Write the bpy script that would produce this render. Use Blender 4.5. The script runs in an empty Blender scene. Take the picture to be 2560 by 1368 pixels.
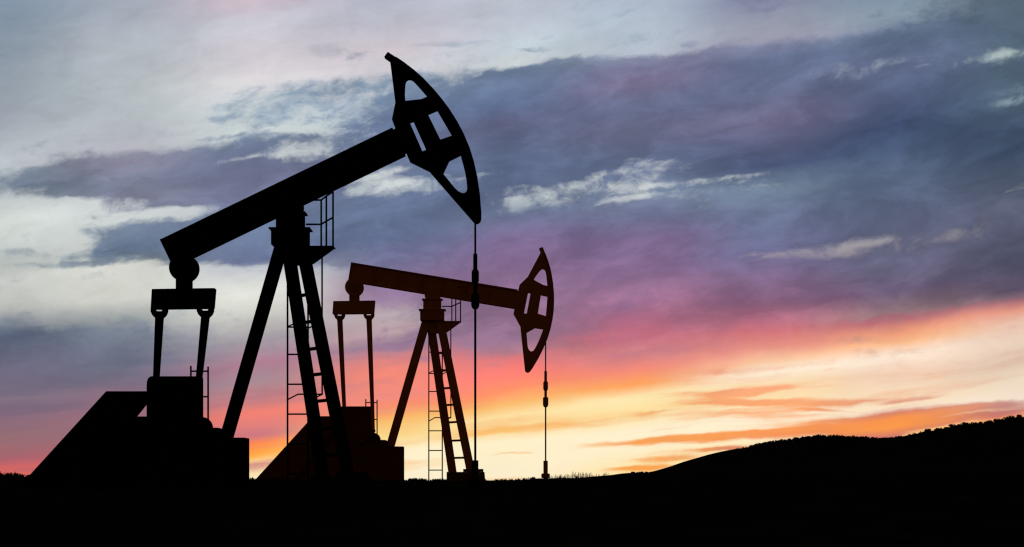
import bpy, bmesh, math, random
from mathutils import Vector, noise
R = math.radians
random.seed(7)
scene = bpy.context.scene
COL = scene.collection
F = 5774.0                # focal length in photo pixels (2560 wide)
HX, HY = 1280.0, 1201.0   # principal point: eye-level line of the photo
CAMZ = 1.30
U = 1 / 96.2              # metres per photo pixel on the near pump jack

# ------------------------------------------------------------------ materials
def new_mat(name):
    m = bpy.data.materials.new(name); m.use_nodes = True
    return m, m.node_tree.nodes, m.node_tree.links

def mottled(name, c1, c2, scale, rough=0.75, spec=0.2, bump=0.0, detail=6.0):
    m, n, l = new_mat(name)
    b = n['Principled BSDF']
    tc = n.new('ShaderNodeTexCoord'); nz = n.new('ShaderNodeTexNoise')
    nz.inputs['Scale'].default_value = scale; nz.inputs['Detail'].default_value = detail
    l.new(tc.outputs['Object'], nz.inputs['Vector'])
    r = n.new('ShaderNodeValToRGB')
    r.color_ramp.elements[0].position = 0.35; r.color_ramp.elements[1].position = 0.68
    r.color_ramp.elements[0].color = (*c1, 1); r.color_ramp.elements[1].color = (*c2, 1)
    l.new(nz.outputs['Fac'], r.inputs['Fac']); l.new(r.outputs['Color'], b.inputs['Base Color'])
    b.inputs['Roughness'].default_value = rough
    b.inputs['Specular IOR Level'].default_value = spec
    if bump:
        bp = n.new('ShaderNodeBump'); bp.inputs['Strength'].default_value = bump; bp.inputs['Distance'].default_value = 0.02
        l.new(nz.outputs['Fac'], bp.inputs['Height']); l.new(bp.outputs['Normal'], b.inputs['Normal'])
    return m

BLACK = mottled('black_paint', (0.006, 0.006, 0.0065), (0.010, 0.0095, 0.0095), 2.5, 0.9, 0.0, 0.1)
BLACK_STEEL = mottled('dark_bare_steel', (0.006, 0.006, 0.006), (0.011, 0.010, 0.0095), 6.0, 0.9, 0.0)
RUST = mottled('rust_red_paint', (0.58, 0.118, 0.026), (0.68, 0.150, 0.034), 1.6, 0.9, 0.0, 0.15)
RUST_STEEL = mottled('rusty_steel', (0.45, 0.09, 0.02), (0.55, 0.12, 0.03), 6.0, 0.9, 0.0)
RUST_SHADED = mottled('shaded_rust_paint', (0.15, 0.030, 0.009), (0.21, 0.045, 0.014), 1.6, 0.95, 0.0, 0.15)  # rust paint darkened for the lower parts: shade near the ground put into colour
CONCRETE_DARK = mottled('oily_concrete', (0.008, 0.008, 0.008), (0.014, 0.013, 0.012), 3.0, 1.0, 0.0, 0.2)
CONCRETE_RED = mottled('rust_stained_concrete', (0.12, 0.032, 0.012), (0.17, 0.05, 0.02), 3.0, 0.95, 0.05, 0.2)
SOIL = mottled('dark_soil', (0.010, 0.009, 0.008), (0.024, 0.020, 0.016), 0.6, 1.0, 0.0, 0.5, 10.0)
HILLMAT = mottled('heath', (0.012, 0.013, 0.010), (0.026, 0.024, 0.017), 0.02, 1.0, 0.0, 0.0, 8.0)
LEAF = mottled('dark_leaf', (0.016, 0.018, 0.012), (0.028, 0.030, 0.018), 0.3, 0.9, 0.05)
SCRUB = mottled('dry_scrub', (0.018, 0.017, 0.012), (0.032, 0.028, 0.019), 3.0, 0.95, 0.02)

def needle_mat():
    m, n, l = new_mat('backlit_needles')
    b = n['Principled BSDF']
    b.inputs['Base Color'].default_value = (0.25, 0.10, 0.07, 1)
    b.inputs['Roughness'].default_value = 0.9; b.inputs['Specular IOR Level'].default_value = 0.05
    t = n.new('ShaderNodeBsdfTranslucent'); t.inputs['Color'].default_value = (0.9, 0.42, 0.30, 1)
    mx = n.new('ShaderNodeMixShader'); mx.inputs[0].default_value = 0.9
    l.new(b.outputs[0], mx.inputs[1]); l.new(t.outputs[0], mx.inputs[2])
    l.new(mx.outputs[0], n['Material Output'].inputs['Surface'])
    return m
NEEDLE = needle_mat()

# ------------------------------------------------------------------ object helpers
def link(name, me, mat, parent=None, loc=None):
    o = bpy.data.objects.new(name, me); COL.objects.link(o)
    if mat: me.materials.append(mat)
    if parent: o.parent = parent
    if loc: o.location = loc
    return o

def finish(name, bm, mat, parent=None, bevel=0.0, smooth=False):
    bmesh.ops.recalc_face_normals(bm, faces=bm.faces)
    if bevel:
        ed = [e for e in bm.edges if len(e.link_faces) == 2 and e.calc_face_angle(0) > 0.5]
        bmesh.ops.bevel(bm, geom=ed, offset=bevel, segments=2, affect='EDGES', clamp_overlap=True)
    me = bpy.data.meshes.new(name); bm.to_mesh(me); bm.free()
    if smooth:
        for p in me.polygons: p.use_smooth = True
    return link(name, me, mat, parent)

def tag(o, label=None, cat=None, group=None, kind=None):
    if label: o['label'] = label
    if cat: o['category'] = cat
    if group: o['group'] = group
    if kind: o['kind'] = kind
    return o

def empty(name, loc):
    o = bpy.data.objects.new(name, None); COL.objects.link(o); o.location = loc
    o.empty_display_size = 0.5
    return o

# local frame of a pump jack: drawing pixels -> metres (x right, y away, z up), base at (727,1222)
def L(px, py, y=0.0): return Vector(((px - 727) * U, y, (1222 - py) * U))

def add_prism(bm, pts, y0, y1):
    """pts: drawing-pixel polygon; y0,y1 numbers or functions of the pixel x"""
    f0 = y0 if callable(y0) else (lambda x: y0)
    f1 = y1 if callable(y1) else (lambda x: y1)
    a = [bm.verts.new(L(x, y, f0(x))) for x, y in pts]
    b = [bm.verts.new(L(x, y, f1(x))) for x, y in pts]
    bm.faces.new(a); bm.faces.new(b[::-1])
    n = len(pts)
    for i in range(n):
        j = (i + 1) % n
        bm.faces.new((a[i], b[i], b[j], a[j]))

def rect(x0, y0, x1, y1): return [(x0, y0), (x1, y0), (x1, y1), (x0, y1)]

def prism(name, pts, y0, y1, mat, parent, bevel=0.008):
    bm = bmesh.new(); add_prism(bm, pts, y0, y1)
    return finish(name, bm, mat, parent, bevel)

def add_tube(bm, p, q, r, seg=10, r2=None):
    p, q = Vector(p), Vector(q); d = (q - p).normalized()
    s = Vector((0, 0, 1)) if abs(d.z) < 0.9 else Vector((0, 1, 0))
    a = d.cross(s).normalized(); b = d.cross(a)
    r2 = r if r2 is None else r2
    v0 = [bm.verts.new(p + r * (a * math.cos(t) + b * math.sin(t))) for t in [2 * math.pi * i / seg for i in range(seg)]]
    v1 = [bm.verts.new(q + r2 * (a * math.cos(t) + b * math.sin(t))) for t in [2 * math.pi * i / seg for i in range(seg)]]
    for i in range(seg):
        j = (i + 1) % seg
        bm.faces.new((v0[i], v0[j], v1[j], v1[i]))
    bm.faces.new(v0[::-1]); bm.faces.new(v1)

def tube(name, p, q, r, mat, parent, seg=12, r2=None):
    bm = bmesh.new(); add_tube(bm, p, q, r, seg, r2)
    return finish(name, bm, mat, parent)

def add_bar(bm, p, q, w, h):
    """rectangular bar from p to q, w wide in the picture plane, h deep in y"""
    p, q = Vector(p), Vector(q); d = (q - p).normalized()
    a = Vector((d.z, 0, -d.x)).normalized() if abs(d.y) < 0.95 else Vector((1, 0, 0))
    b = d.cross(a).normalized()
    vs = [[bm.verts.new(c + a * (w / 2) * sx + b * (h / 2) * sy) for sx, sy in ((-1, -1), (1, -1), (1, 1), (-1, 1))] for c in (p, q)]
    for i in range(4):
        j = (i + 1) % 4
        bm.faces.new((vs[0][i], vs[0][j], vs[1][j], vs[1][i]))
    bm.faces.new(vs[0][::-1]); bm.faces.new(vs[1])

def bar(name, p, q, w, h, mat, parent, bevel=0.006):
    bm = bmesh.new(); add_bar(bm, p, q, w, h)
    return finish(name, bm, mat, parent, bevel)

def lathe(name, prof, x, mat, parent, y=0.0, seg=20, base=None):
    """prof: (pixel y, pixel radius) pairs, turned about the vertical through drawing x"""
    bm = bmesh.new(); rings = []
    for py, r in prof:
        c = L(x, py, y) if base is None else Vector((0, 0, (base - py) * U))
        rings.append([bm.verts.new(c + Vector((math.cos(t), math.sin(t), 0)) * r * U) for t in [2 * math.pi * i / seg for i in range(seg)]])
    for k in range(len(rings) - 1):
        for i in range(seg):
            j = (i + 1) % seg
            bm.faces.new((rings[k][i], rings[k][j], rings[k + 1][j], rings[k + 1][i]))
    bm.faces.new(rings[0]); bm.faces.new(rings[-1][::-1])
    return finish(name, bm, mat, parent)

def disc(name, cx, cy, r, y0, y1, mat, parent, seg=40):
    pts = [(cx + r * math.cos(2 * math.pi * i / seg), cy + r * math.sin(2 * math.pi * i / seg)) for i in range(seg)]
    return prism(name, pts, y0, y1, mat, parent, 0)

def plate(name, outer, holes, y, half, mat, parent):
    """flat plate with holes (polygons in drawing pixels), half = half thickness in metres"""
    cu = bpy.data.curves.new('plate', 'CURVE'); cu.dimensions = '2D'; cu.fill_mode = 'BOTH'
    cu.extrude = half; cu.bevel_depth = 0.0
    for poly in [outer] + holes:
        sp = cu.splines.new('POLY'); sp.points.add(len(poly) - 1)
        for p, (x, yy) in zip(sp.points, poly):
            v = L(x, yy); p.co = (v.x, v.z, 0, 1)
        sp.use_cyclic_u = True
    tmp = bpy.data.objects.new('tmp', cu); COL.objects.link(tmp)
    bpy.context.view_layer.update()
    dg = bpy.context.evaluated_depsgraph_get()
    me = bpy.data.meshes.new_from_object(tmp.evaluated_get(dg))
    bpy.data.objects.remove(tmp)
    me.materials.clear()
    for v in me.vertices:
        x, z, t = v.co; v.co = (x, t + y, z)
    me.update(); me.name = name
    return link(name, me, mat, parent)

def smooth_poly(pts, it=1):
    """Chaikin corner cutting on a closed polygon"""
    for _ in range(it):
        out = []
        for i in range(len(pts)):
            a, b = pts[i], pts[(i + 1) % len(pts)]
            out += [(a[0] * .75 + b[0] * .25, a[1] * .75 + b[1] * .25), (a[0] * .25 + b[0] * .75, a[1] * .25 + b[1] * .75)]
        pts = out
    return pts

# ------------------------------------------------------------------ horse head outline, measured on the near jack
A0 = R(25.75); OX, OY = 727.0, 526.0
def to_beam(p):
    dx, dz = p[0] - OX, OY - p[1]
    return (dx * math.cos(A0) + dz * math.sin(A0), -dx * math.sin(A0) + dz * math.cos(A0))
def zz(pts): return [to_beam((900 + x / 2.735, 100 + y / 2.735)) for x, y in pts]
HEAD_ARC = [(192, 90), (250, 128), (305, 165), (375, 219), (430, 268), (500, 341), (560, 412), (612, 482), (665, 565), (710, 650), (750, 745), (780, 840), (803, 945), (820, 1060), (829, 1180)]
HEAD_OUT = zz(HEAD_ARC + [(829, 1222), (824, 1242), (808, 1256), (792, 1257), (778, 1248), (632, 1081), (475, 900), (342, 835), (318, 780), (290, 700), (238, 598), (220, 550), (243, 435), (225, 292), (207, 150), (168, 122)])
HEAD_RIM = zz(HEAD_ARC)
HOLE_A = zz([(309, 424), (305, 370), (308, 310), (312, 289), (320, 277), (332, 271), (348, 272), (362, 279), (376, 292), (412, 332), (466, 394), (420, 412)])
HOLE_B = zz([(463, 510), (528, 483), (632, 660), (550, 688)])
HOLE_C = zz([(340, 567), (365, 558), (455, 757), (428, 768)])
HOLE_D = zz([(567, 918), (610, 827), (688, 789), (704, 850), (717, 900), (728, 965), (733, 1010), (732, 1032), (724, 1046), (710, 1053), (694, 1051), (672, 1040), (650, 1019)])

def pump_jack(root, paint, steel, lower_paint, concrete, ang, origin, tail, cups, pins, rod_x, rod_top, rod_off, head_du=0.0):
    ca, sa = math.cos(ang), math.sin(ang)
    def B(u, v): return (origin[0] + u * ca - v * sa, origin[1] - (u * sa + v * ca))
    def H(p): return B(p[0] + head_du, p[1])
    # walking beam: web, two flanges, end plate
    bm = bmesh.new()
    add_prism(bm, [B(-322, 4), B(330, 4), B(330, 68), B(-322, 68)], -0.17, 0.17)
    add_prism(bm, [B(-321, -0.3), B(318, -0.3), B(318, 4.2), B(-321, 4.2)], -0.26, 0.26)
    add_prism(bm, [B(-321, 67.8), B(318, 67.8), B(318, 72.3), B(-321, 72.3)], -0.26, 0.26)
    add_prism(bm, [B(-324.5, -0.6), B(-321.2, -0.6), B(-321.2, 72.6), B(-324.5, 72.6)], -0.27, 0.27)
    for u in (-230, -140, -50, 30, 120, 210):
        for s in (-1, 1):
            add_prism(bm, [B(u, 4.4), B(u + 3, 4.4), B(u + 3, 67.6), B(u, 67.6)], s * 0.171, s * 0.25)
    finish('walking_beam', bm, paint, root)
    # horse head
    hh = plate('horse_head', [H(p) for p in HEAD_OUT], [[H(p) for p in h] for h in (HOLE_A, HOLE_B, HOLE_C, HOLE_D)], 0.0, 0.16, paint, root)
    bm = bmesh.new()
    inner = [H((u - 7, v)) for u, v in HEAD_RIM[1:]]
    outer = [H(p) for p in HEAD_RIM[1:]]
    for s in (-1, 1):
        for i in range(len(outer) - 1):
            add_prism(bm, [outer[i], outer[i + 1], inner[i + 1], inner[i]], s * 0.162, s * 0.26)
    bmesh.ops.remove_doubles(bm, verts=bm.verts, dist=1e-5)
    finish('cable_track', bm, steel, hh)
    # tail bearing, hanger and equalizer bar
    tx, ty = tail
    tb = disc('tail_bearing', tx, ty, 34.5, -0.30, 0.30, paint, root)
    disc('bearing_cap', tx, ty, 20, -0.36, -0.302, steel, tb, 28)
    prism('hanger', rect(tx - 19, ty + 25, tx + 18.5, ty + 54), -0.2, 0.2, paint, root)
    k = -0.18 * U
    eq = prism('equalizer_bar', [(tx - 81, ty + 52), (tx + 80, ty + 52), (tx + 75.7, ty + 102), (tx - 84, ty + 102)],
               lambda x: (x - tx) * k - 0.2, lambda x: (x - tx) * k + 0.2, paint, root, 0.012)
    # pitman arms with U-shaped wrist bearings
    for i in (0, 1):
        cx = tx + cups[i]; cy = ty + 102
        yt = (cups[i]) * k; yb = 0.62 if i == 0 else -0.62
        px, py = pins[i]
        arm = prism('pitman_arm', [(cx - 10, cy + 17), (cx + 10.5, cy + 17), (px + 6, py), (px - 6, py)],
                    lambda x: yt - 0.08, lambda x: yt + 0.08, paint, root, 0.006)
        # lean the arm in depth so it passes beside the gearbox
        z0, z1 = L(0, cy + 17).z, L(0, py).z
        for v in arm.data.vertices:
            v.co.y += (yb - yt) * (z0 - v.co.z) / (z0 - z1)
        w = 20.5
        cup = [(cx - w, cy - 1), (cx - w, cy + 6), (cx - w + 4, cy + 15), (cx - w + 9.5, cy + 20.5), (cx - 8, cy + 23), (cx + 8, cy + 23),
               (cx + w - 9.5, cy + 20.5), (cx + w - 4, cy + 15), (cx + w, cy + 6), (cx + w, cy - 1)]
        slit = [(cx - 10, cy + 0.5), (cx + 9.5, cy + 0.5), (cx + 7, cy + 5.2), (cx - 7, cy + 5.2)]
        plate('wrist_bearing', cup, [slit], yt, 0.13, steel, arm)
        crank = bar('crank_arm', L(px, py, yb - (0.11 if i else -0.11)), L(437, 1085, yb - (0.11 if i else -0.11)), 0.26, 0.1, lower_paint, root, 0.01)
        disc('wrist_pin', px, py, 8, yb - 0.13, yb + 0.13, steel, crank, 20)
    # samson post head
    disc('saddle_bearing', origin[0] + 1, 518, 30, -0.28, 0.28, paint, root)
    bm = bmesh.new()
    add_prism(bm, rect(693, 537, 760, 573), -0.34, 0.34)
    add_prism(bm, rect(688, 533, 766, 536.8), -0.40, 0.40)
    add_prism(bm, rect(681.6, 576.5, 771.5, 615), -0.42, 0.42)
    add_prism(bm, rect(676, 573, 778, 576.4), -0.48, 0.48)
    finish('post_head', bm, paint, root)
    prism('gusset', [(702, 615), (776, 615), (782, 658), (760, 664), (718, 664)], -0.12, 0.12, paint, root)
    # legs of the post
    def leg(xt, yt_, xb, yb_, w, dt, db):
        p = L(xt, yt_, dt); q = L(xb, yb_, db)
        bm = bmesh.new()
        hw = w / 2 * U
        a = [bm.verts.new(p + Vector((sx * hw, sy * 0.15, 0))) for sx, sy in ((-1, -1), (1, -1), (1, 1), (-1, 1))]
        b = [bm.verts.new(q + Vector((sx * hw, sy * 0.15, 0))) for sx, sy in ((-1, -1), (1, -1), (1, 1), (-1, 1))]
        for i in range(4):
            j = (i + 1) % 4
            bm.faces.new((a[i], a[j], b[j], b[i]))
        bm.faces.new(a[::-1]); bm.faces.new(b)
        return finish('leg', bm, paint, root, 0.01)
    leg(704, 614, 565, 1099, 32.5, 0.0, 0.0)          # rear strut
    leg(718, 614, 802, 1193, 32, 0.14, 0.62)
    leg(756, 614, 874.5, 1190, 32, -0.14, -0.62)
    for py in (738, 805, 872, 936, 1002, 1072, 1138):
        t = (py - 614) / 577
        bar('brace', L(728 + 84 * t + 2, py, 0.14 + .47 * t), L(756 + 118 * t - 8, py, -0.14 - .47 * t), 8 * U, 0.08, paint, root, 0.003)
    bm = bmesh.new()
    add_prism(bm, [(783.5, 1192.2), (925, 1192.2), (929.5, 1240), (783.5, 1240)], -0.85, 0.85)
    add_prism(bm, rect(846, 1181, 922, 1192), -0.80, -0.40)
    finish('foundation', bm, concrete, root)
    # work platform with bracket and railing
    pf = prism('platform', rect(764, 618, 836.5, 620.5), -0.36, 0.34, paint, root, 0.004)
    for y in (-0.3, 0.22):
        prism('bracket', [(768, 620.6), (834, 620.6), (784, 657), (768, 664)], y, y + 0.05, paint, pf, 0)
    prism('toe_plate', [(770, 620.6), (833, 620.6), (781, 658), (770, 662)], -0.1, 0.0, paint, pf, 0)
    bm = bmesh.new()
    r = 2.3 * U
    P1, P2, P3 = (800.5, 0.31), (816, -0.02), (835, -0.33)
    for (x, y), top in ((P1, 497), (P2, 491), (P3, 483.8)):
        add_tube(bm, L(x, 619, y), L(x, top, y), r)
    for (h1, h2, h3) in ((497, 491, 483.8), (558, 553.5, 547.8)):
        add_tube(bm, L(762, h1, 0.31), L(P1[0], h1, P1[1]), r)
        add_tube(bm, L(P1[0], h1, P1[1]), L(P2[0], h2, P2[1]), r)
        add_tube(bm, L(P2[0], h2, P2[1]), L(P3[0], h3, P3[1]), r)
    finish('railing', bm, steel, root)
    # ladder with cage
    yl = 0.95
    lad = empty('ladder', (0, 0, 0)); lad.parent = root
    for x in (710, 762): tube('rail', L(x, 632, yl), L(x, 1226, yl), 2.4 * U, steel, lad)
    for i in range(8):
        py = 654 + 75.8 * i if i != 2 else 812
        tube('rung', L(710, py, yl), L(762, py, yl), 2.1 * U, steel, lad, 8)
    for (ya, yb) in ((996, 980.5), (811, 795)):
        bm = bmesh.new()
        pts = [L(710, ya, yl), L(732, yb, yl + 0.55), L(794, yb, yl + 0.55), L(762, ya + 4, yl)]
        for a, b in zip(pts, pts[1:]): add_tube(bm, a, b, 2.0 * U, 8)
        finish('cage_hoop', bm, steel, lad)
    tube('cage_strap', L(793.5, 622, yl + 0.52), L(793.5, 981, yl + 0.55), 2.2 * U, steel, lad, 8)
    # gearbox, drum, motor, pedestal, belt guard, skid
    rr = 10
    prism('gearbox', [(374 + rr, 943), (502, 943), (502, 1058), (374, 1058), (374, 943 + 2.2 * rr), (374.8, 943 + 1.3 * rr), (374 + .35 * rr, 943 + .5 * rr)], -0.5, 0.5, lower_paint, root)
    disc('brake_drum', 499, 1070, 28.5, -0.25, 0.45, lower_paint, root, 36)
    prism('motor', [(500, 1070), (547, 1070), (552, 1071.5), (557, 1075), (561, 1083), (563, 1096), (500, 1096)], -0.3, 0.3, lower_paint, root)
    prism('pedestal', [(310, 1042.5), (503, 1042.5), (503, 1097), (268, 1097)], -0.45, 0.46, lower_paint, root)
    gd = prism('belt_guard', [(278, 981), (388, 981), (388, 998), (199, 1232), (49, 1232)], -0.75, -0.51, lower_paint, root)
    prism('skid', [(269, 1095), (617, 1095), (617, 1234), (120, 1234)], -0.505, 0.6, lower_paint, root, 0.01)
    sl = empty('service_ladder', (0, 0, 0)); sl.parent = root
    yg = 0.62
    tube('rail', L(469, 912, yg), L(469, 1092, yg), 2.3 * U, steel, sl)
    tube('rail', L(512.5, 914, yg), L(512.5, 1092, yg), 2.3 * U, steel, sl)
    for py in (925.5, 990, 1052): tube('rung', L(469, py, yg), L(512.5, py, yg), 2.1 * U, steel, sl, 8)
    # bridle cable, rod clamps, polished rod
    o = rod_off
    tube('bridle_cable', L(rod_x, rod_top), L(rod_x, 640 + o), 2.5 * U, steel, root)
    lathe('rod_clamp', [(634 + o, 3.2), (637 + o, 5.2), (673 + o, 5.3), (678 + o, 8.6), (681 + o, 9.2), (703 + o, 9.2), (708 + o, 7.2), (711 + o, 5), (734 + o, 5),
                        (735 + o, 8.5), (738 + o, 10.3), (763 + o, 10.4), (769 + o, 8.8), (773.5 + o, 5)], rod_x, steel, root)
    tube('polished_rod', L(rod_x, 768 + o), L(rod_x, 1153), 2.9 * U, steel, root)

def wellhead(root, steel, paint):
    lathe('casing', [(0, 7.5), (0.5, 8.5), (52, 8.6)], 0, paint, root, base=80)
    fl = lathe('flange', [(50, 12), (51, 16.5), (66, 16.5), (67, 9.0), (110, 9.0)], 0, steel, root, base=80)
    for i in range(8):
        t = 2 * math.pi * i / 8; c = Vector((math.cos(t) * 13 * U, math.sin(t) * 13 * U, 0))
        tube('bolt', c + Vector((0, 0, 28.5 * U)), c + Vector((0, 0, 31.5 * U)), 1.6 * U, steel, fl, 6)

D1, D2 = 60.0, 60.0 / 0.655
def world(px, py, d): return Vector(((px - HX) / F * d, d, CAMZ + (HY - py) / F * d))

j1 = empty('pump_jack', world(727, 1222, D1))
tag(j1, 'large black pump jack in front, its horse head raised high, guard sloping at left', 'pump jack', 'oil pump jacks')
pump_jack(j1, BLACK, BLACK_STEEL, BLACK, CONCRETE_DARK, R(25.75), (727, 526), (461, 671), (-64, 54), ((377, 1036), (497, 1036)), 1188, 548, 0)
j2 = empty('pump_jack', world(1081, 776 + 647 * 0.655, D2))
tag(j2, 'smaller rust red pump jack farther back, its beam tilted down to the right', 'pump jack', 'oil pump jacks')
pump_jack(j2, RUST, RUST_STEEL, RUST_SHADED, CONCRETE_RED, R(-9.3), (727, 517.7), (429.7, 488), (-57, 56), ((391, 1036), (505, 1036)), 1159, 680, 172, -4.0)

w1 = empty('wellhead', world(1187.5, 1151 + 80, D1))
tag(w1, 'black wellhead under the front pump jack, beside the other one\'s footing', 'wellhead', 'oil wellheads')
wellhead(w1, BLACK_STEEL, BLACK)
w2 = empty('wellhead', world(1364, 1152 + 80 * 0.655, D2))
tag(w2, 'dark red wellhead with wide flange below the rust red horse head', 'wellhead', 'oil wellheads')
wellhead(w2, RUST_STEEL, RUST)

# ------------------------------------------------------------------ ground
def interp(tab, x):
    if x <= tab[0][0]: return tab[0][1]
    for (a, b), (c, d) in zip(tab, tab[1:]):
        if x <= c:
            t = (x - a) / (c - a); t = t * t * (3 - 2 * t)
            return b + (d - b) * t
    return tab[-1][1]

CREST = [(-600, 1182), (-100, 1184), (0, 1188), (76, 1196), (300, 1199), (640, 1199), (1000, 1203), (1120, 1204), (1213, 1203.5), (1300, 1202), (1345, 1197.5), (1400, 1196.5), (1500, 1193), (1620, 1190), (1800, 1188), (2100, 1186), (2600, 1186), (3400, 1180)]
CREST = [(((p - HX) / F * 92), (HY - y) / F * 92) for p, y in CREST]
def sm(a, b, x):
    t = min(1, max(0, (x - a) / (b - a))); return t * t * (3 - 2 * t)
def ground_z(x, y):
    c = interp(CREST, x * 92 / max(y, 30))
    near = -1.30
    j1z = -0.24
    if y < 60: z = near + (j1z - near) * sm(38, 57, y)
    elif y < 92: z = j1z + (c - j1z) * sm(62, 92, y)
    elif y < 100: z = c
    else: z = c + (-9.0 - c) * sm(100, 420, y)
    n = noise.noise(Vector((x * .35, y * .35, 0))) * .06 + noise.noise(Vector((x * 1.3, y * 1.3, 3))) * .025 + noise.noise(Vector((x * 3.1, y * 3.1, 9))) * .012
    fade = 1 if y < 200 else 200 / y
    return CAMZ + z + n * fade * (0.5 if 88 < y < 102 else 1)

def axis(segs):
    out = []
    for a, b, s in segs:
        k = max(1, int(round((b - a) / s)))
        out += [a + (b - a) * i / k for i in range(k)]
    return out + [segs[-1][1]]
ys = axis([(-60, 30, 10), (30, 56, 1.0), (56, 64, .5), (64, 86, 1), (86, 104, .35), (104, 150, 4), (150, 500, 25), (500, 9000, 500)])
xr = axis([(0, 26, .3), (26, 60, 2), (60, 300, 20), (300, 6000, 400)])
xs = [-x for x in xr[:0:-1]] + xr
bm = bmesh.new()
grid = [[bm.verts.new((x, y, ground_z(x, y))) for x in xs] for y in ys]
for j in range(len(ys) - 1):
    for i in range(len(xs) - 1):
        bm.faces.new((grid[j][i], grid[j][i + 1], grid[j + 1][i + 1], grid[j + 1][i]))
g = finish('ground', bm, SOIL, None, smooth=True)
tag(g, 'dark bare ground rising to the pump jacks', 'ground', kind='structure')

# ------------------------------------------------------------------ hill
HD = 2500.0
HILL = [(-900, 1204), (900, 1204), (1240, 1204), (1365, 1197.5), (1445, 1194.5), (1530, 1188), (1561, 1183.5), (1593, 1181), (1633, 1182.5), (1657, 1177), (1705, 1166), (1747, 1154.5), (1780, 1144), (1816, 1134),
        (1853, 1123), (1891, 1113.5), (1934, 1105), (1970, 1101), (2008, 1096), (2045, 1092), (2077, 1095), (2114, 1096.5), (2156, 1098), (2178, 1101.5), (2200, 1102), (2220, 1100), (2257, 1097), (2294, 1088),
        (2332, 1077.5), (2369, 1072), (2411, 1064), (2449, 1058.5), (2502, 1054.5), (2528, 1050), (2560, 1044), (2700, 1025), (3000, 1000), (3600, 980), (4600, 1010), (6000, 1080)]
def ridge_h(x): 
    px = HX + x / HD * F
    if px <= HILL[0][0]: return -1.3
    for (a, b), (c, d) in zip(HILL, HILL[1:]):
        if px <= c:
            return (HY - (b + (d - b) * (px - a) / (c - a))) / F * HD
    return (HY - HILL[-1][1]) / F * HD
def hill_z(x, y):
    h = ridge_h(x)
    d = y - HD
    if d < 0: k = sm(-900, 0, d)
    else: k = 1 - 0.6 * sm(0, 1500, d)
    n = noise.noise(Vector((x * .006, y * .006, 1))) * 9 * sm(0, 300, abs(d)) * min(1, max(0, h / 25))
    return CAMZ - 12 + (h + 12) * k + n
bm = bmesh.new()
hx = axis([(-900, 0, 60), (0, 640, 8), (640, 2200, 40)])
hy = axis([(HD - 900, HD - 60, 60), (HD - 60, HD + 60, 20), (HD + 60, HD + 1500, 180)])
grid = [[bm.verts.new((x, y, hill_z(x, y))) for x in hx] for y in hy]
for j in range(len(hy) - 1):
    for i in range(len(hx) - 1):
        bm.faces.new((grid[j][i], grid[j][i + 1], grid[j + 1][i + 1], grid[j + 1][i]))
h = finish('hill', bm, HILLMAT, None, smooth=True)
tag(h, 'long dark hill rising to the right edge under the sunset', 'hill', kind='structure')

# ------------------------------------------------------------------ trees
def leaf_blob(bm, c, r, n, rnd, size):
    """loose crown: many small leaf-sized faces through the volume"""
    for _ in range(n):
        d = Vector((rnd.gauss(0, 1), rnd.gauss(0, 1), rnd.gauss(0, 1))).normalized() * (rnd.random() ** .4)
        p = c + Vector((d.x * r[0], d.y * r[1], d.z * r[2]))
        a = Vector((rnd.uniform(-1, 1), rnd.uniform(-1, 1), rnd.uniform(-1, 1))).normalized() * size * rnd.uniform(.6, 1.3)
        b = a.cross(Vector((rnd.uniform(-1, 1), rnd.uniform(-1, 1), rnd.uniform(-1, 1)))).normalized() * size * rnd.uniform(.5, 1)
        bm.faces.new([bm.verts.new(p + a), bm.verts.new(p + b), bm.verts.new(p - a), bm.verts.new(p - b)])

def tree_mesh(seed):
    rnd = random.Random(seed); bm = bmesh.new()
    add_tube(bm, (0, 0, -1), (rnd.uniform(-.2, .2), 0, 3.0), .22, 6, .12)
    for k in range(3):
        t = rnd.uniform(0, 6.28)
        add_tube(bm, (0, 0, 1.8 + .3 * k), (math.cos(t) * 1.4, math.sin(t) * 1.4, 3.6), .09, 5, .04)
    leaf_blob(bm, Vector((0, 0, 3.6)), (1.7, 1.7, 1.8), 150, rnd, .42)
    for k in range(5):
        t = rnd.uniform(0, 6.28); q = rnd.uniform(.8, 1.5)
        leaf_blob(bm, Vector((math.cos(t) * q, math.sin(t) * q, rnd.uniform(2.2, 4.6))), (1.0, 1.0, .9), 55, rnd, .36)
    me = bpy.data.meshes.new('ridge_tree'); bm.to_mesh(me); bm.free(); me.materials.append(LEAF)
    return me
TREES = [tree_mesh(s) for s in range(7)]
rnd = random.Random(11)
px = 1580.0; i = 0
while px < 2700:
    f = sm(1600, 2500, px)
    x = (px - HX) / F * HD + rnd.uniform(-.6, .6); y = HD + rnd.uniform(-10, 6)
    s = (0.40 + 1.0 * f) * rnd.uniform(.45, 1.35)
    o = bpy.data.objects.new('ridge_tree', TREES[i % 7]); COL.objects.link(o)
    o.location = (x, y, hill_z(x, y) - (3.0 - .7 * f) * s + .1 - .9 * f); o.scale = (s * rnd.uniform(1.1, 1.8), s, s); o.rotation_euler.z = rnd.uniform(0, 6.28)
    tag(o, 'dark round-crowned tree in the row along the hilltop at right', 'tree', 'trees along the hilltop')
    px += rnd.uniform(3.5, 9) * (0.6 + 1.1 * f); i += 1

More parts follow.
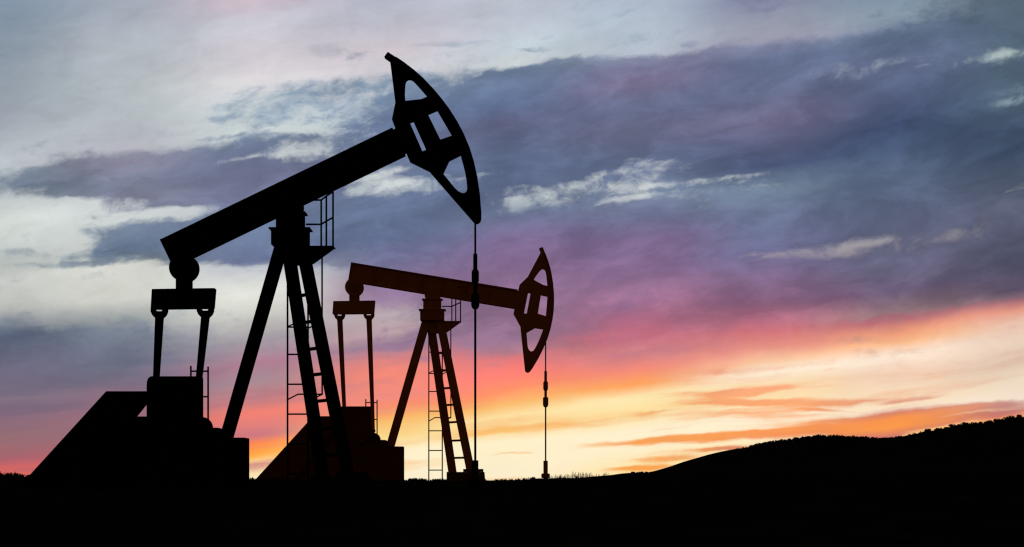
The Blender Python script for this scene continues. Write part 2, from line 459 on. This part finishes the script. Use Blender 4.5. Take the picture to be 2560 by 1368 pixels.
# the wood that clothes the hillside below the ridge
bm = bmesh.new(); rnd = random.Random(5)
for _ in range(1500):
    x = rnd.uniform(190, 640); y = HD - 20 - 420 * rnd.random() ** 1.4
    s = rnd.uniform(.7, 1.3)
    c = Vector((x, y, hill_z(x, y) + .8 * s))
    leaf_blob(bm, c, (2.2 * s, 2.2 * s, 1.5 * s), 16, rnd, .8 * s)
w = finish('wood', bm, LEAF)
tag(w, 'dense dark wood covering the slope of the hill', 'wood', kind='stuff')

# conifers far off, by the red wellhead
def conifer_mesh(seed):
    rnd = random.Random(seed); bm = bmesh.new(); H = 5.0
    add_tube(bm, (0, 0, -.6), (0, 0, H * .95), .08, 5, .02)
    for k in range(13):
        z = .2 + (H - .3) * k / 13; rad = 1.05 * (1 - z / H) ** .8 + .06
        for q in range(4):
            t = rnd.uniform(0, 6.28); rr = rad * rnd.uniform(.55, 1.2)
            d = Vector((math.cos(t), math.sin(t), -.25)); s = Vector((-d.y, d.x, 0)) * .2
            p = Vector((0, 0, z + rnd.uniform(0, .25)))
            bm.faces.new([bm.verts.new(p + Vector((0, 0, .1))), bm.verts.new(p + d * rr * .5 + s * .9), bm.verts.new(p + d * rr), bm.verts.new(p + d * rr * .5 - s * .9)])
    me = bpy.data.meshes.new('conifer'); bm.to_mesh(me); bm.free(); me.materials.append(NEEDLE)
    return me
CON = [conifer_mesh(s) for s in range(5)]
rnd = random.Random(23)
con = [(1309 + 3.6 * k, .55) for k in range(10)] + [(1376 + 3.0 * k, 1.0) for k in range(36)] + [(1486 + 3.2 * k, .6) for k in range(5)] + [(1508 + 3.2 * k, .75) for k in range(5)]
for i, (p, s) in enumerate(con):
    d = 2300 + rnd.uniform(-60, 40); x = (p + rnd.uniform(-1.5, 1.5) - HX) / F * d
    base = CAMZ + (HY - interp([(1300, 1201), (1350, 1198), (1400, 1195.5), (1450, 1193), (1490, 1190), (1530, 1187)], p)) / F * d
    bump = 1.25 if 1430 < p < 1470 else .9
    s *= bump * rnd.uniform(.5, 1.1)
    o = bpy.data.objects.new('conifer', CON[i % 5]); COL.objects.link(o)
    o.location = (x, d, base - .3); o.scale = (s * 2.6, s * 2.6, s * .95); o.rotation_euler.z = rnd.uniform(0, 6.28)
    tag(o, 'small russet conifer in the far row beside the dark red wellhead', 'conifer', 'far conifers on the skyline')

# low scrub on the ground
bm = bmesh.new(); rnd = random.Random(3)
def tuft(x, y, s):
    z = ground_z(x, y)
    for _ in range(9):
        t = rnd.uniform(0, 6.28); ln = s * rnd.uniform(.4, 1.0); sp = s * rnd.uniform(.2, .9)
        b = Vector((x + rnd.uniform(-.5, .5) * s, y + rnd.uniform(-.3, .3) * s, z - .03))
        w_ = Vector((math.cos(t), math.sin(t), 0)) * s * .16
        tip = b + Vector((math.cos(t + 1.3) * sp, math.sin(t + 1.3) * sp, ln + .03))
        bm.faces.new([bm.verts.new(b - w_), bm.verts.new(b + w_), bm.verts.new(tip + w_ * .6), bm.verts.new(tip - w_ * .6)])
for _ in range(420):
    y = rnd.uniform(91, 99); x = rnd.uniform(-21, 1.0) * y / 92
    tuft(x, y, rnd.uniform(.04, .12))
for _ in range(60):
    y = rnd.uniform(91, 97); x = rnd.uniform(-4.6, -2.4); tuft(x, y, rnd.uniform(.08, .15))
for _ in range(50):
    y = rnd.uniform(90, 96); x = rnd.uniform(-21, -18); tuft(x, y, rnd.uniform(.10, .2))
for _ in range(900):
    y = rnd.uniform(44, 90); x = rnd.uniform(-.25, .25) * y
    tuft(x, y, rnd.uniform(.05, .14))
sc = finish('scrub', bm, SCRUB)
tag(sc, 'low dry scrub dotting the dark ground along the skyline', 'scrub', kind='stuff')

# ------------------------------------------------------------------ sky
def s2l(c): 
    c /= 255.0
    return c / 12.92 if c <= .04045 else ((c + .055) / 1.055) ** 2.4
def ang(px, py):
    u = (px - HX) / F; v = (HY - py) / F
    return math.atan(u) * F / 1000, math.atan(v / math.sqrt(1 + u * u)) * F / 1000
SHEAR = 0.12
YLO, YHI = -0.25, 1.45

BASE = {
0: [(0,133,150,168),(150,142,154,167),(300,160,168,178),(400,190,197,202),(470,182,189,194),(560,208,215,210),(640,185,192,190),(700,200,203,198),(760,195,197,192),(800,165,168,170),(860,115,122,138),(920,95,103,122),(960,115,110,128),(1000,135,118,132),(1050,140,108,125),(1100,150,110,115),(1150,170,100,110),(1175,220,102,98),(1195,232,112,92)],
320: [(0,165,172,185),(100,175,182,190),(200,178,188,192),(300,182,190,195),(380,185,185,195),(450,200,206,208),(560,210,217,216),(660,225,226,218),(740,215,217,208),(800,150,156,158),(860,128,132,142),(900,122,122,140),(950,140,115,135),(1000,150,110,125),(1060,160,110,120),(1130,190,100,105),(1190,240,125,95)],
640: [(0,205,190,202),(60,198,198,208),(150,212,206,214),(200,220,216,219),(260,205,212,215),(340,208,218,218),(420,205,210,215),(560,185,192,200),(660,200,203,208),(720,222,224,215),(780,205,205,198),(840,165,155,165),(900,175,125,145),(950,168,140,150),(1000,205,130,130),(1030,245,130,115),(1060,225,128,125),(1085,205,120,130),(1110,255,140,80),(1140,255,170,70),(1165,254,225,160),(1195,255,238,190)],
960: [(0,180,182,198),(60,188,188,200),(130,212,202,210),(190,210,208,215),(260,185,198,206),(420,212,218,219),(480,205,213,215),(560,150,160,180),(640,140,148,170),(680,145,118,148),(720,155,120,150),(780,190,175,180),(830,200,170,175),(860,165,135,155),(900,235,135,125),(940,250,140,118),(990,240,140,128),(1020,255,145,100),(1050,250,190,110),(1090,250,215,140),(1130,254,240,200),(1200,254,240,208)],
1280: [(0,185,190,203),(60,190,198,210),(110,195,207,215),(150,205,213,216),(220,185,196,208),(430,205,214,217),(500,200,209,212),(560,110,118,152),(620,130,108,145),(680,145,108,140),(740,150,108,138),(800,140,110,140),(850,165,115,140),(890,215,120,125),(930,255,128,118),(970,255,145,105),(1010,252,190,112),(1040,254,226,165),(1075,252,212,145),(1100,254,240,200),(1200,254,238,205)],
1600: [(0,172,184,200),(60,178,190,203),(110,180,190,203),(150,185,190,205),(300,170,175,195),(420,203,207,210),(480,212,218,218),(530,150,158,178),(570,118,108,145),(600,125,105,140),(660,130,108,142),(720,150,115,148),(770,140,105,142),(810,190,108,135),(850,210,115,130),(890,200,125,138),(930,245,140,120),(960,255,165,95),(990,254,235,180),(1030,254,225,160),(1070,254,240,205),(1120,254,238,200),(1190,254,225,150)],
1920: [(0,132,137,166),(60,152,157,174),(110,164,164,182),(150,150,155,180),(300,150,158,180),(430,200,208,212),(480,150,165,182),(560,115,122,155),(630,160,150,162),(655,120,104,140),(690,132,105,140),(740,150,108,140),(790,165,100,130),(830,215,120,125),(870,235,150,135),(900,250,200,160),(925,254,240,215),(960,250,215,165),(1000,254,225,175),(1040,254,240,210),(1100,254,235,190),(1140,254,225,160)],
2240: [(0,128,148,168),(40,140,157,172),(90,120,136,160),(150,165,175,190),(300,100,112,145),(430,100,116,140),(540,115,122,142),(585,165,160,165),(620,130,124,140),(660,112,102,130),(700,110,92,120),(750,140,92,115),(790,185,110,120),(820,240,160,125),(845,255,190,140),(875,254,235,215),(920,240,205,180),(960,248,220,190),(1000,252,225,190),(1030,254,238,215),(1060,254,215,160),(1110,253,180,90)],
2560: [(0,88,105,122),(60,90,108,126),(120,180,196,194),(200,120,142,155),(260,150,172,182),(350,85,104,128),(440,90,104,122),(480,165,168,165),(520,120,124,132),(580,115,115,132),(640,92,90,112),(700,100,85,108),(740,150,95,115),(770,225,150,130),(800,225,185,165),(850,235,210,190),(900,225,200,180),(950,240,220,195),(1000,245,225,205),(1020,240,190,150),(1040,254,170,110)],
}
CLOUD = {
0: [(0,125,140,158),(300,150,158,170),(400,135,145,160),(470,105,118,140),(560,160,168,175),(640,140,150,160),(700,170,174,174),(850,92,100,122),(1000,120,105,125),(1190,160,100,110)],
320: [(0,160,168,180),(300,160,168,178),(400,128,122,145),(450,118,122,148),(500,125,125,150),(560,115,128,152),(620,105,120,145),(660,130,140,150),(800,120,128,142),(900,110,112,132),(1100,140,100,115)],
640: [(0,190,180,195),(150,190,178,190),(230,135,155,178),(300,130,150,175),(380,112,122,155),(440,115,115,150),(500,115,118,152),(560,105,122,155),(640,108,115,148),(700,190,192,190),(800,150,150,160),(900,140,115,138),(1050,205,125,128)],
960: [(0,170,172,190),(110,165,168,185),(200,125,145,172),(300,100,115,152),(400,105,118,152),(520,98,112,148),(600,102,112,145),(660,115,110,145),(720,140,112,145),(800,150,125,152),(860,150,118,145),(1000,235,140,125),(1060,250,185,110)],
1280: [(0,170,178,192),(60,150,165,182),(170,108,125,158),(250,92,108,148),(300,100,102,140),(400,95,108,145),(470,90,102,138),(540,105,115,150),(600,125,106,145),(700,140,106,140),(850,150,112,138),(950,225,135,120),(1080,250,190,110),(1140,240,180,110)],
1600: [(0,150,165,182),(80,150,165,182),(160,120,115,152),(200,125,112,148),(260,105,110,148),(320,105,105,138),(400,92,102,138),(480,112,125,155),(540,110,110,148),(600,125,103,140),(700,140,106,142),(850,190,112,132),(960,245,160,110),(1000,245,165,105),(1100,246,160,88),(1160,250,165,80)],
1920: [(0,128,128,160),(100,138,138,168),(150,102,112,150),(220,102,108,145),(290,108,100,135),(340,92,95,132),(400,72,83,122),(460,112,130,155),(530,102,110,145),(620,108,105,140),(750,142,100,132),(820,195,112,125),(900,235,150,130),(980,252,172,122),(1065,252,158,88),(1090,244,145,88),(1110,210,130,110)],
2240: [(0,110,128,152),(100,92,108,138),(150,95,105,140),(220,85,95,132),(300,62,76,114),(360,68,84,118),(430,85,100,130),(520,90,98,128),(640,108,105,132),(720,105,88,115),(900,225,170,140),(960,248,180,140),(1020,205,125,112),(1040,252,150,78),(1065,254,155,75),(1084,205,118,110),(1094,250,160,75)],
2560: [(0,82,98,116),(60,80,97,118),(150,80,100,120),(250,78,98,122),(320,62,78,105),(380,60,76,102),(450,75,85,110),(530,88,90,115),(640,85,85,108),(720,95,80,102),(830,215,170,150),(960,220,180,160),(1025,180,110,115),(1050,242,135,90)],
}
DENS = {
0: [(0,0.30),(300,0.20),(400,0.00),(440,0.25),(462,0.80),(480,0.45),(505,0.00),(600,0.00),(640,0.30),(700,0.00),(800,0.30),(850,1.25),(930,1.30),(970,0.50),(1000,0.30),(1200,0.00)],
160: [(0,0.10),(370,0.05),(400,0.60),(420,1.35),(475,1.35),(492,0.50),(515,0.05),(620,0.05),(640,0.40),(660,0.00),(780,0.00),(800,0.30),(850,0.90),(930,1.25),(970,0.40),(1000,0.20)],
320: [(0,0.00),(365,0.00),(385,0.80),(400,1.30),(485,1.25),(505,0.60),(530,0.40),(555,0.45),(580,0.90),(625,1.25),(640,0.80),(658,0.00),(770,0.00),(830,0.80),(900,0.80),(940,0.30),(1000,0.20)],
480: [(0,0.00),(345,0.00),(368,0.70),(385,1.25),(500,1.30),(515,0.50),(530,0.35),(545,0.60),(565,1.25),(630,1.25),(645,0.70),(660,0.05),(760,0.00),(830,0.50),(900,0.40),(1000,0.10)],
640: [(0,0.00),(195,0.00),(225,0.50),(300,0.40),(330,0.15),(350,0.55),(375,0.90),(395,0.60),(415,1.25),(520,1.25),(640,1.25),(655,0.30),(690,0.00),(820,0.10),(900,0.20),(1000,0.00)],
800: [(0,0.10),(130,0.20),(150,0.20),(180,0.05),(205,0.40),(230,0.60),(285,0.40),(300,0.25),(325,0.25),(345,0.90),(370,0.80),(385,0.45),(400,0.50),(415,1.25),(640,1.25),(655,0.60),(680,0.10),(760,0.00),(860,0.10),(1000,0.00)],
960: [(0,0.00),(165,0.00),(195,0.70),(230,0.60),(260,0.90),(400,1.20),(430,0.55),(460,0.40),(480,0.50),(510,1.25),(640,1.25),(700,0.90),(760,0.30),(830,0.20),(860,0.50),(900,0.10),(1000,0.00)],
1120: [(0,0.00),(150,0.00),(185,0.60),(200,0.80),(240,1.35),(420,1.35),(440,0.80),(470,0.80),(500,1.25),(640,1.35),(800,0.80),(880,0.50),(930,0.00)],
1280: [(0,0.00),(150,0.00),(164,0.90),(178,1.35),(430,1.35),(460,1.25),(485,0.75),(505,0.55),(530,0.65),(560,1.35),(860,1.25),(900,0.30),(940,0.00)],
1440: [(0,0.15),(120,0.00),(135,0.85),(150,1.35),(420,1.35),(440,1.25),(460,0.72),(500,0.72),(520,0.72),(545,1.25),(700,1.35),(780,0.80),(900,0.60),(950,0.00)],
1600: [(0,0.10),(126,0.05),(141,0.85),(155,1.35),(370,1.35),(395,0.85),(415,0.72),(470,0.72),(500,0.74),(530,1.20),(600,1.35),(680,1.25),(740,0.40),(800,0.60),(900,0.30),(960,0.00)],
1760: [(0,0.15),(110,0.10),(126,0.80),(140,1.35),(380,1.45),(425,1.25),(440,0.75),(470,0.78),(500,0.90),(600,1.35),(690,0.80),(780,1.25),(850,0.40),(930,0.00)],
1920: [(0,0.60),(40,0.30),(98,0.10),(114,0.70),(135,1.35),(400,1.45),(425,0.90),(455,0.80),(490,1.20),(600,1.35),(625,0.65),(660,1.20),(780,0.90),(830,0.20),(900,0.00)],
2080: [(0,0.20),(85,0.10),(108,0.80),(130,1.35),(170,0.90),(190,0.90),(220,1.35),(560,1.35),(600,0.65),(625,0.70),(650,1.25),(770,1.25),(830,0.20),(900,0.00)],
2240: [(0,0.10),(60,0.30),(85,0.70),(120,1.20),(150,0.85),(200,1.35),(560,1.35),(585,0.60),(615,0.70),(650,1.25),(760,0.90),(800,0.10),(900,0.20),(1000,0.10)],
2400: [(0,0.30),(50,0.60),(75,1.25),(120,0.90),(145,0.75),(175,1.25),(540,1.35),(570,0.75),(590,0.80),(640,1.35),(740,1.25),(775,0.20),(830,0.00),(1000,0.10)],
2560: [(0,0.70),(50,0.90),(90,1.25),(125,0.55),(160,1.20),(220,0.80),(250,0.65),(300,1.35),(440,1.35),(480,0.70),(520,1.25),(720,1.25),(760,0.00),(900,0.20),(1000,0.10)],
}
# (px, py, half length, half height, tilt deg, weight)
BLOBS = [
(1665,416,85,25,8,-.45),(1490,440,80,10,14,-.6),(1540,498,115,7,11,-.6),(1735,452,65,11,8,-.5),(1880,424,115,8,12,-.65),(1620,462,90,9,12,-.5),(1370,503,32,26,0,-.4),(1290,520,28,24,-30,-.35),
(1010,458,100,24,-4,-.35),(1010,422,120,9,13,-.45),(1230,442,90,8,14,-.6),(1430,432,120,8,12,-.2),(2172,176,50,11,24,-.65),(2280,160,26,8,12,-.4),(2500,127,60,9,16,-.4),
(2420,148,70,8,12,-.4),(2520,242,48,30,-20,-.4),(2540,480,40,10,32,-.45),(2380,580,36,12,10,-.45),(2160,590,150,15,14,-.5),(1930,640,80,7,15,-.6),(2480,575,80,14,12,-.25),
(380,532,140,13,9,-.45),(270,493,60,10,10,-.5),(570,403,110,9,8,-.45),(750,382,100,15,11,-.6),(300,562,70,11,10,-.3),(900,243,70,11,16,-.4),(1200,205,40,10,40,-.3),
(830,270,120,10,10,-.2),(1330,150,60,12,10,.15),(1450,150,60,25,0,.2),(790,135,60,18,10,.4),(870,150,50,20,20,.4),(1120,115,150,8,2,.45),(1480,48,60,12,14,.5),(1570,30,60,8,14,.4),(1380,70,60,7,14,.3),
(1330,110,60,6,0,.4),(1740,100,40,10,-10,.35),(180,660,160,9,2,.5),(60,625,90,10,-4,.4),(900,655,120,10,-3,.4),(550,295,90,10,4,.35),(560,345,80,6,3,.35),
(1765,1092,310,12,4.2,1.0),(2270,1048,330,25,4.5,1.1),(1960,1068,130,6,4,.6),(2440,1017,120,9,6,.5),(2190,1086,120,9,2,.8),(1810,1121,110,6,3,.6),(1665,1148,110,8,2,.75),(1600,1168,110,8,2,.9),(1650,1181,80,4,3,.5),(1290,1129,80,4,3,.7),
(1380,1068,230,17,3,.45),(1880,972,120,9,6,.75),(1900,1001,200,10,2,.8),(1840,986,70,15,4,.6),(2100,995,110,9,6,.55),(2060,1017,80,4,-2,.5),(2270,993,90,8,5,.5),(2330,930,170,17,5,.5),(2060,958,60,5,5,.4),(1230,1080,150,14,6,.4),(1250,1050,100,10,6,.3),(1640,1030,60,4,4,.35),
(1000,900,150,10,8,.3),(940,775,70,10,10,-.4),(920,815,110,10,8,-.3),(1050,850,110,10,10,.5),
]

wld = bpy.data.worlds.new('World'); scene.world = wld; wld.use_nodes = True
nt = wld.node_tree; N = nt.nodes; K = nt.links
N.clear()
def node(t, **kw):
    n = N.new(t)
    for k, v in kw.items(): setattr(n, k, v)
    return n
def val(sock, v):
    if isinstance(v, bpy.types.NodeSocket): K.new(v, sock)
    else: sock.default_value = v
def M(op, a, b=None, clamp=False):
    n = node('ShaderNodeMath', operation=op, use_clamp=clamp); val(n.inputs[0], a)
    if b is not None: val(n.inputs[1], b)
    return n.outputs[0]
def VM(op, a, b=None):
    n = node('ShaderNodeVectorMath', operation=op); val(n.inputs[0], a)
    if b is not None: val(n.inputs[1], b)
    return n.outputs['Value'] if op in ('LENGTH', 'DOT_PRODUCT') else n.outputs['Vector']
def ramp01(x, a, b, lo=0.0, hi=1.0, mode='SMOOTHSTEP'):
    n = node('ShaderNodeMapRange', interpolation_type=mode, clamp=False)   # smoothstep already limits itself
    val(n.inputs['Value'], x); n.inputs['From Min'].default_value = a; n.inputs['From Max'].default_value = b
    n.inputs['To Min'].default_value = lo; n.inputs['To Max'].default_value = hi
    return n.outputs['Result']
def mixc(f, a, b, mode='MIX'):
    n = node('ShaderNodeMix', data_type='RGBA', blend_type=mode)
    val(n.inputs['Factor'], f); val(n.inputs['A'], a); val(n.inputs['B'], b)
    return n.outputs['Result']
def mixf(f, a, b):
    n = node('ShaderNodeMix', data_type='FLOAT')
    val(n.inputs[0], f); val(n.inputs[2], a); val(n.inputs[3], b)
    return n.outputs[0]
def comb(x, y, z=0.0):
    n = node('ShaderNodeCombineXYZ'); val(n.inputs[0], x); val(n.inputs[1], y); val(n.inputs[2], z); return n.outputs[0]
def noise_tex(vec, scale, detail, rough, dist=0.0, sx=1.0, sy=1.0, rot=0.0, off=(0, 0, 0), color=False):
    mp = node('ShaderNodeMapping'); K.new(vec, mp.inputs['Vector'])
    mp.vector_type = 'TEXTURE'
    mp.inputs['Location'].default_value = off; mp.inputs['Rotation'].default_value = (0, 0, rot); mp.inputs['Scale'].default_value = (sx, sy, 1)
    t = node('ShaderNodeTexNoise', noise_dimensions='3D'); K.new(mp.outputs[0], t.inputs['Vector'])
    t.inputs['Scale'].default_value = scale; t.inputs['Detail'].default_value = detail; t.inputs['Roughness'].default_value = rough; t.inputs['Distortion'].default_value = dist
    return t.outputs['Color'] if color else t.outputs['Fac']

tc = node('ShaderNodeTexCoord')
sep = node('ShaderNodeSeparateXYZ'); K.new(tc.outputs['Generated'], sep.inputs[0])
AZ = M('MULTIPLY', M('ARCTAN2', sep.outputs[0], sep.outputs[1]), F / 1000)
EL = M('MULTIPLY', M('ARCSINE', sep.outputs[2]), F / 1000)
P0 = comb(AZ, EL)
# wind-blown warps of the cloud deck
wa = noise_tex(P0, 2.2, 4, .55, 0, 1.8, .8, R(9), (3, 1, 0), True)
wb = noise_tex(P0, 9.0, 5, .6, 0, 1.7, .9, R(10), (7, 4, 0), True)
half = (.5, .5, .5)
PB = VM('ADD', P0, VM('MULTIPLY', VM('SUBTRACT', wa, half), (.16, .075, 0)))
PB = VM('ADD', PB, VM('MULTIPLY', VM('SUBTRACT', wb, half), (.05, .022, 0)))
low = ramp01(EL, .16, .42, 1.0, 0.0)
calm = M('SUBTRACT', 1.0, M('MULTIPLY', low, .8))
PD = VM('ADD', PB, VM('MULTIPLY', VM('MULTIPLY', VM('SUBTRACT', wb, half), (.06, .035, 0)), comb(calm, calm, calm)))

def split(v):
    s = node('ShaderNodeSeparateXYZ'); K.new(v, s.inputs[0]); return s.outputs[0], s.outputs[1]
def field(tab, vec, scalar=False):
    x, y = split(vec)
    t = M('DIVIDE', M('SUBTRACT', M('SUBTRACT', y, M('MULTIPLY', x, SHEAR)), YLO), YHI - YLO)
    res = None; px0 = None
    for px in sorted(tab):
        rp = node('ShaderNodeValToRGB'); cr = rp.color_ramp; cr.interpolation = 'LINEAR'
        st = []
        for row in tab[px]:
            X, Y = ang(px, row[0]); st.append(((Y - SHEAR * X - YLO) / (YHI - YLO), row[1:]))
        st.sort()
        while len(cr.elements) < len(st): cr.elements.new(.5)
        for e, (p, c) in zip(cr.elements, st): e.position = p
        for e, (p, c) in zip(cr.elements, st):
            e.color = (1, 1, 1, c[0] / 1.5) if scalar else (s2l(c[0]), s2l(c[1]), s2l(c[2]), 1)
        K.new(t, rp.inputs[0])
        col = rp.outputs[1] if scalar else rp.outputs[0]
        if res is None: res = col
        else:
            f = ramp01(x, ang(px0, HY)[0], ang(px, HY)[0])
            res = mixf(f, res, col) if scalar else mixc(f, res, col)
        px0 = px
    return res
base = field(BASE, PB)
for col in CLOUD:       # the high deck is a touch greyer than the low one
    CLOUD[col] = [(py,) + tuple(c + (sum(rgb) / 3 - c) * (.16 if py < 600 else 0) for c in rgb) for py, *rgb in CLOUD[col]]
cloud = field(CLOUD, PB)
dens = None
for (px, py, a, b, t, wgt) in BLOBS:
    X, Y = ang(px, py)
    mp = node('ShaderNodeMapping', vector_type='TEXTURE'); K.new(PD, mp.inputs['Vector'])
    mp.inputs['Location'].default_value = (X, Y, 0); mp.inputs['Rotation'].default_value = (0, 0, R(t)); mp.inputs['Scale'].default_value = (a * 1.35e-3, b * 1.6e-3, 1)
    lump = ramp01(VM('LENGTH', mp.outputs[0]), 0.1, 1.0, wgt * (.62 if wgt < 0 else .9), 0.0)
    dens = lump if dens is None else M('ADD', dens, lump)
dens = M('ADD', dens, M('MULTIPLY', field(DENS, PB, True), 1.5))
n1 = noise_tex(PB, 5.0, 4, .58, .3, 1.9, .62, R(10), (1, 2, 0))
n2 = noise_tex(PB, 15.0, 6, .62, .5, 1.5, .8, R(12), (5, 2, 0))
n4 = noise_tex(PD, 42.0, 3, .65, .2, 1.35, .9, R(14), (2, 6, 0))
dn = M('ADD', M('ADD', dens, M('MULTIPLY', M('SUBTRACT', n1, .5), .6)), M('MULTIPLY', M('SUBTRACT', n2, .5), M('MULTIPLY', calm, 1.5)))
dn = M('ADD', dn, M('MULTIPLY', M('SUBTRACT', n4, .5), M('MULTIPLY', calm, .7)))
# thin stretched bands in the low, far part of the deck
n5 = noise_tex(PB, 9.0, 4, .5, .2, 5.0, .34, R(5), (4, 3, 0))
dn = M('ADD', dn, M('MULTIPLY', M('SUBTRACT', n5, .46), M('ADD', M('MULTIPLY', low, 2.1), .7)))
alpha = ramp01(dn, .12, .92)
# lighter puffs and darker folds inside the deck
n6 = noise_tex(PD, 7.5, 6, .64, .4, 1.8, .75, R(12), (11, 3, 0))
fold = M('ADD', 1.0, M('MULTIPLY', calm, ramp01(n6, .36, .70, -.12, .24)))
cloud = VM('MULTIPLY', cloud, comb(M('MULTIPLY', fold, M('SUBTRACT', 1.0, M('MULTIPLY', calm, .06))), fold, fold))
sky = mixc(alpha, base, cloud)
# thickness variation inside the cloud and the veil
n3 = noise_tex(PB, 4.0, 5, .55, .2, 2.0, .55, R(11), (9, 8, 0))
g1 = M('ADD', M('MULTIPLY', M('SUBTRACT', n3, .5), M('MULTIPLY', calm, .5)), M('ADD', M('MULTIPLY', M('SUBTRACT', n2, .5), M('MULTIPLY', calm, .36)), 1.0))
sky = VM('MULTIPLY', sky, comb(g1, g1, g1))
# clear dusk sky everywhere outside the lit western cloud field
nis = node('ShaderNodeTexSky', sky_type='NISHITA'); nis.sun_disc = False
SUN_EL, SUN_AZ = R(1.5), R(5.0)
nis.sun_elevation = SUN_EL; nis.sun_rotation = SUN_AZ; nis.air_density = 1.2; nis.dust_density = 2.0
dusk = VM('MULTIPLY', nis.outputs[0], (1.0, 1.0, 1.0))
bgd = node('ShaderNodeBackground'); K.new(dusk, bgd.inputs['Color']); bgd.inputs['Strength'].default_value = 0.05
bgc = node('ShaderNodeBackground'); K.new(sky, bgc.inputs['Color']); bgc.inputs['Strength'].default_value = 1.0
win = M('MULTIPLY', ramp01(M('ABSOLUTE', AZ), 1.6, 3.6, 1.0, 0.0), ramp01(EL, 1.5, 2.8, 1.0, 0.0))
mx = node('ShaderNodeMixShader'); K.new(win, mx.inputs[0]); K.new(bgd.outputs[0], mx.inputs[1]); K.new(bgc.outputs[0], mx.inputs[2])
out = node('ShaderNodeOutputWorld'); K.new(mx.outputs[0], out.inputs['Surface'])

# ------------------------------------------------------------------ sun, camera, view
sd = bpy.data.lights.new('sun', 'SUN'); sd.energy = 0.05; sd.angle = R(0.5); sd.color = (1, .62, .35)
so = bpy.data.objects.new('sun', sd); COL.objects.link(so)
sdir = Vector((math.sin(SUN_AZ) * math.cos(SUN_EL), math.cos(SUN_AZ) * math.cos(SUN_EL), math.sin(SUN_EL)))
so.rotation_euler = (-sdir).to_track_quat('-Z', 'Y').to_euler()
so.location = (0, 0, 40)

cd = bpy.data.cameras.new('camera'); cam = bpy.data.objects.new('camera', cd); COL.objects.link(cam)
cam.location = (0, 0, CAMZ); cam.rotation_euler = (R(90), 0, 0)
cd.sensor_fit = 'HORIZONTAL'; cd.sensor_width = 36; cd.lens = F / 2560 * 36
cd.shift_y = (HY - 684) / 2560
cd.clip_start = .1; cd.clip_end = 30000
scene.camera = cam
scene.view_settings.view_transform = 'Standard'; scene.view_settings.look = 'None'
scene.view_settings.exposure = 0; scene.view_settings.gamma = 1
scene.cycles.use_denoising = False
scene.cycles.filter_width = 1.3
